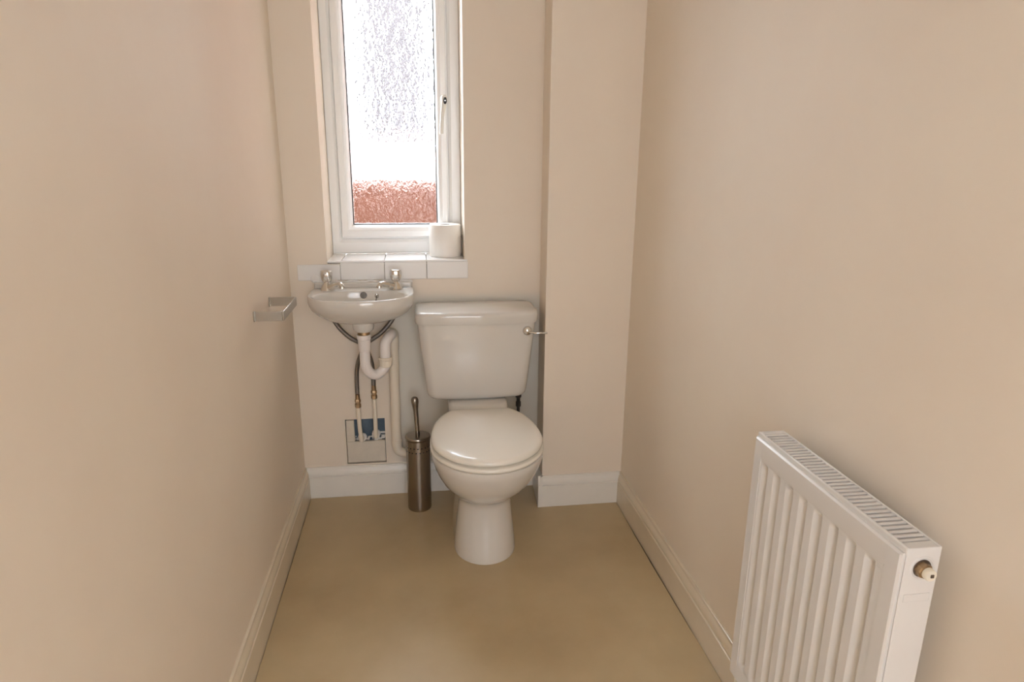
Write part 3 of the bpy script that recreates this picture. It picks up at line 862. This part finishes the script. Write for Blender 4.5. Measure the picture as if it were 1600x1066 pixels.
# bleed valve on the near end
VXc, VZc = 0.6765, 0.7125
bm = bmesh.new(); lathe(bm, [(0.0135, 0.0015), (0.0150, 0.0), (0.0165, -0.0012), (0.0180, -0.0012), (0.0190, 0.0005)], (VXc, RY0 - 0.0005, VZc), 36, 'y', cap0=False, cap1=False)
obj('valve_surround', bm, 'radiator_enamel', rad, smooth=60)
bm = bmesh.new(); lathe(bm, [(0.0, -0.0006), (0.0135, -0.0006), (0.0135, 0.001), (0, 0.001)], (VXc, RY0 - 0.0005, VZc), 30, 'y', cap0=False, cap1=False)
obj('valve_recess', bm, 'valve_dark', rad)
bm = bmesh.new(); lathe(bm, [(0, 0), (0.0112, 0), (0.0112, -0.008), (0.0098, -0.0095), (0, -0.0095)], (VXc - 0.001, RY0 - 0.001, VZc), 8, 'y', cap0=False, cap1=False)
bv = obj('bleed_valve', bm, 'brass', rad, smooth=20)
bm = bmesh.new(); lathe(bm, [(0, 0), (0.0088, 0), (0.0088, -0.006), (0.0078, -0.0075), (0, -0.0075)], (VXc + 0.0005, RY0 - 0.0105, VZc - 0.001), 26, 'y', cap0=False, cap1=False)
obj('valve_cap', bm, 'valve_cream', bv)
obj('valve_key', boxm(VXc - 0.0012, VXc + 0.0032, RY0 - 0.0195, RY0 - 0.0175, VZc - 0.0030, VZc + 0.0014), 'valve_dark', bv)
obj('embossed_plate', boxm(RXF + 0.013, RXB - 0.006, RY0 - 0.0013, RY0, 0.6595, 0.6720), 'radiator_enamel', rad, bevel=0.0006)
# thermostatic valve at the far bottom corner
TXv, TYv = 0.688, 1.148
bm = bmesh.new()
prof = [(0, 0.238), (0.0135, 0.238), (0.0175, 0.243), (0.0185, 0.252), (0.0185, 0.292), (0.0165, 0.300), (0.012, 0.304), (0, 0.305)]
rings = []
for r, hz in prof:
    rings.append([(TXv + r * (1 - (0.07 if (i // 2) % 2 else 0)) * math.cos(2 * math.pi * i / 48), TYv + r * (1 - (0.07 if (i // 2) % 2 else 0)) * math.sin(2 * math.pi * i / 48), hz) for i in range(48)])
loft(bm, rings)
tv = obj('thermostat_head', bm, 'radiator_enamel', rad, smooth=25)
bm = bmesh.new()
lathe(bm, [(0, 0.239), (0.0125, 0.239), (0.0125, 0.226), (0.0095, 0.224), (0.0095, 0.212), (0.0130, 0.210), (0.0130, 0.192), (0.0100, 0.190), (0.0100, 0.172), (0.0125, 0.170), (0.0125, 0.150), (0.0075, 0.148), (0, 0.148)], (TXv, TYv, 0), 10, cap0=False, cap1=False)
tube(bm, [(TXv, TYv, 0.202), (TXv, RY1 + 0.001, 0.202)], 0.0085, 10)
obj('valve_body', bm, 'valve_dark', rad)
bm = bmesh.new(); tube(bm, [(TXv, TYv, 0.16), (TXv, TYv, ZSUB)], 0.0065, 12)
obj('feed_pipe', bm, 'waste_pipe_old', rad)
for yc in (RY0 + 0.08, RY1 - 0.08):
    obj('bracket', boxm(RXB - 0.006, XR, yc - 0.012, yc + 0.012, RZ0 + 0.06, RZ1 - 0.06), 'radiator_enamel', rad, bevel=0.002)

# ------------------------------------------------------------------ outside, seen through the obscured pane
gw = obj('garden_wall', boxm(-2.6, 2.6, 4.30, 4.36, -1.0, 1.13), 'mortar', flat=True)
tag(gw, 'low red brick garden wall outside the window', 'wall')
bproto = None
for row in range(10):
    for k in range(18):
        x = -2.05 + 0.225 * k + (0.1125 if row % 2 else 0)
        z = 1.125 - 0.075 * (row + 1)
        if bproto is None:
            bproto = obj('brick', boxm(x, x + 0.215, 4.285, 4.305, z, z + 0.065), 'brick', gw, flat=True)
            bo = (x, z)
        else:
            copy_at(bproto, (x - bo[0], 0, z - bo[1]), gw)
hs = thing('neighbour_house', 'tall narrow grey-pink gable end outside the window', 'building', (-0.15, 9.0, -1))
obj('gable_wall', boxm(-0.92, 0.38, 9.0, 10.0, -1.0, 9.0), 'house_pink', hs, flat=True)
obj('coping', boxm(-0.98, 0.44, 8.95, 10.0, 9.0, 9.15), 'house_pink', hs, flat=True)
gd = struct(obj('ground_outside', boxm(-6, 6, YW + 0.05, 14, -1.1, -1.0), 'paving', flat=True), 'paved yard outside')
ob = obj('outbuilding', boxm(-5.0, 5.0, 7.0, 8.5, -1.0, 1.42), 'render_white', flat=True)
tag(ob, 'low white rendered outbuilding beyond the garden wall', 'outbuilding')
bm = grid_wall([-5.0, XL - 0.1, XR + 0.1, 5.0], [-1.1, -0.06, ZC, 5.6], [(XL - 0.1, XR + 0.1, -0.06, ZC)], YW - 0.1, YW)
struct(obj('wall_facade', bm, 'brick', flat=True))
struct(obj('wall_light_block', boxm(0.90, 1.20, YW, 6.95, -1.1, 4.6), 'brick', flat=True))  # unseen wall, added to keep window light off the left wall
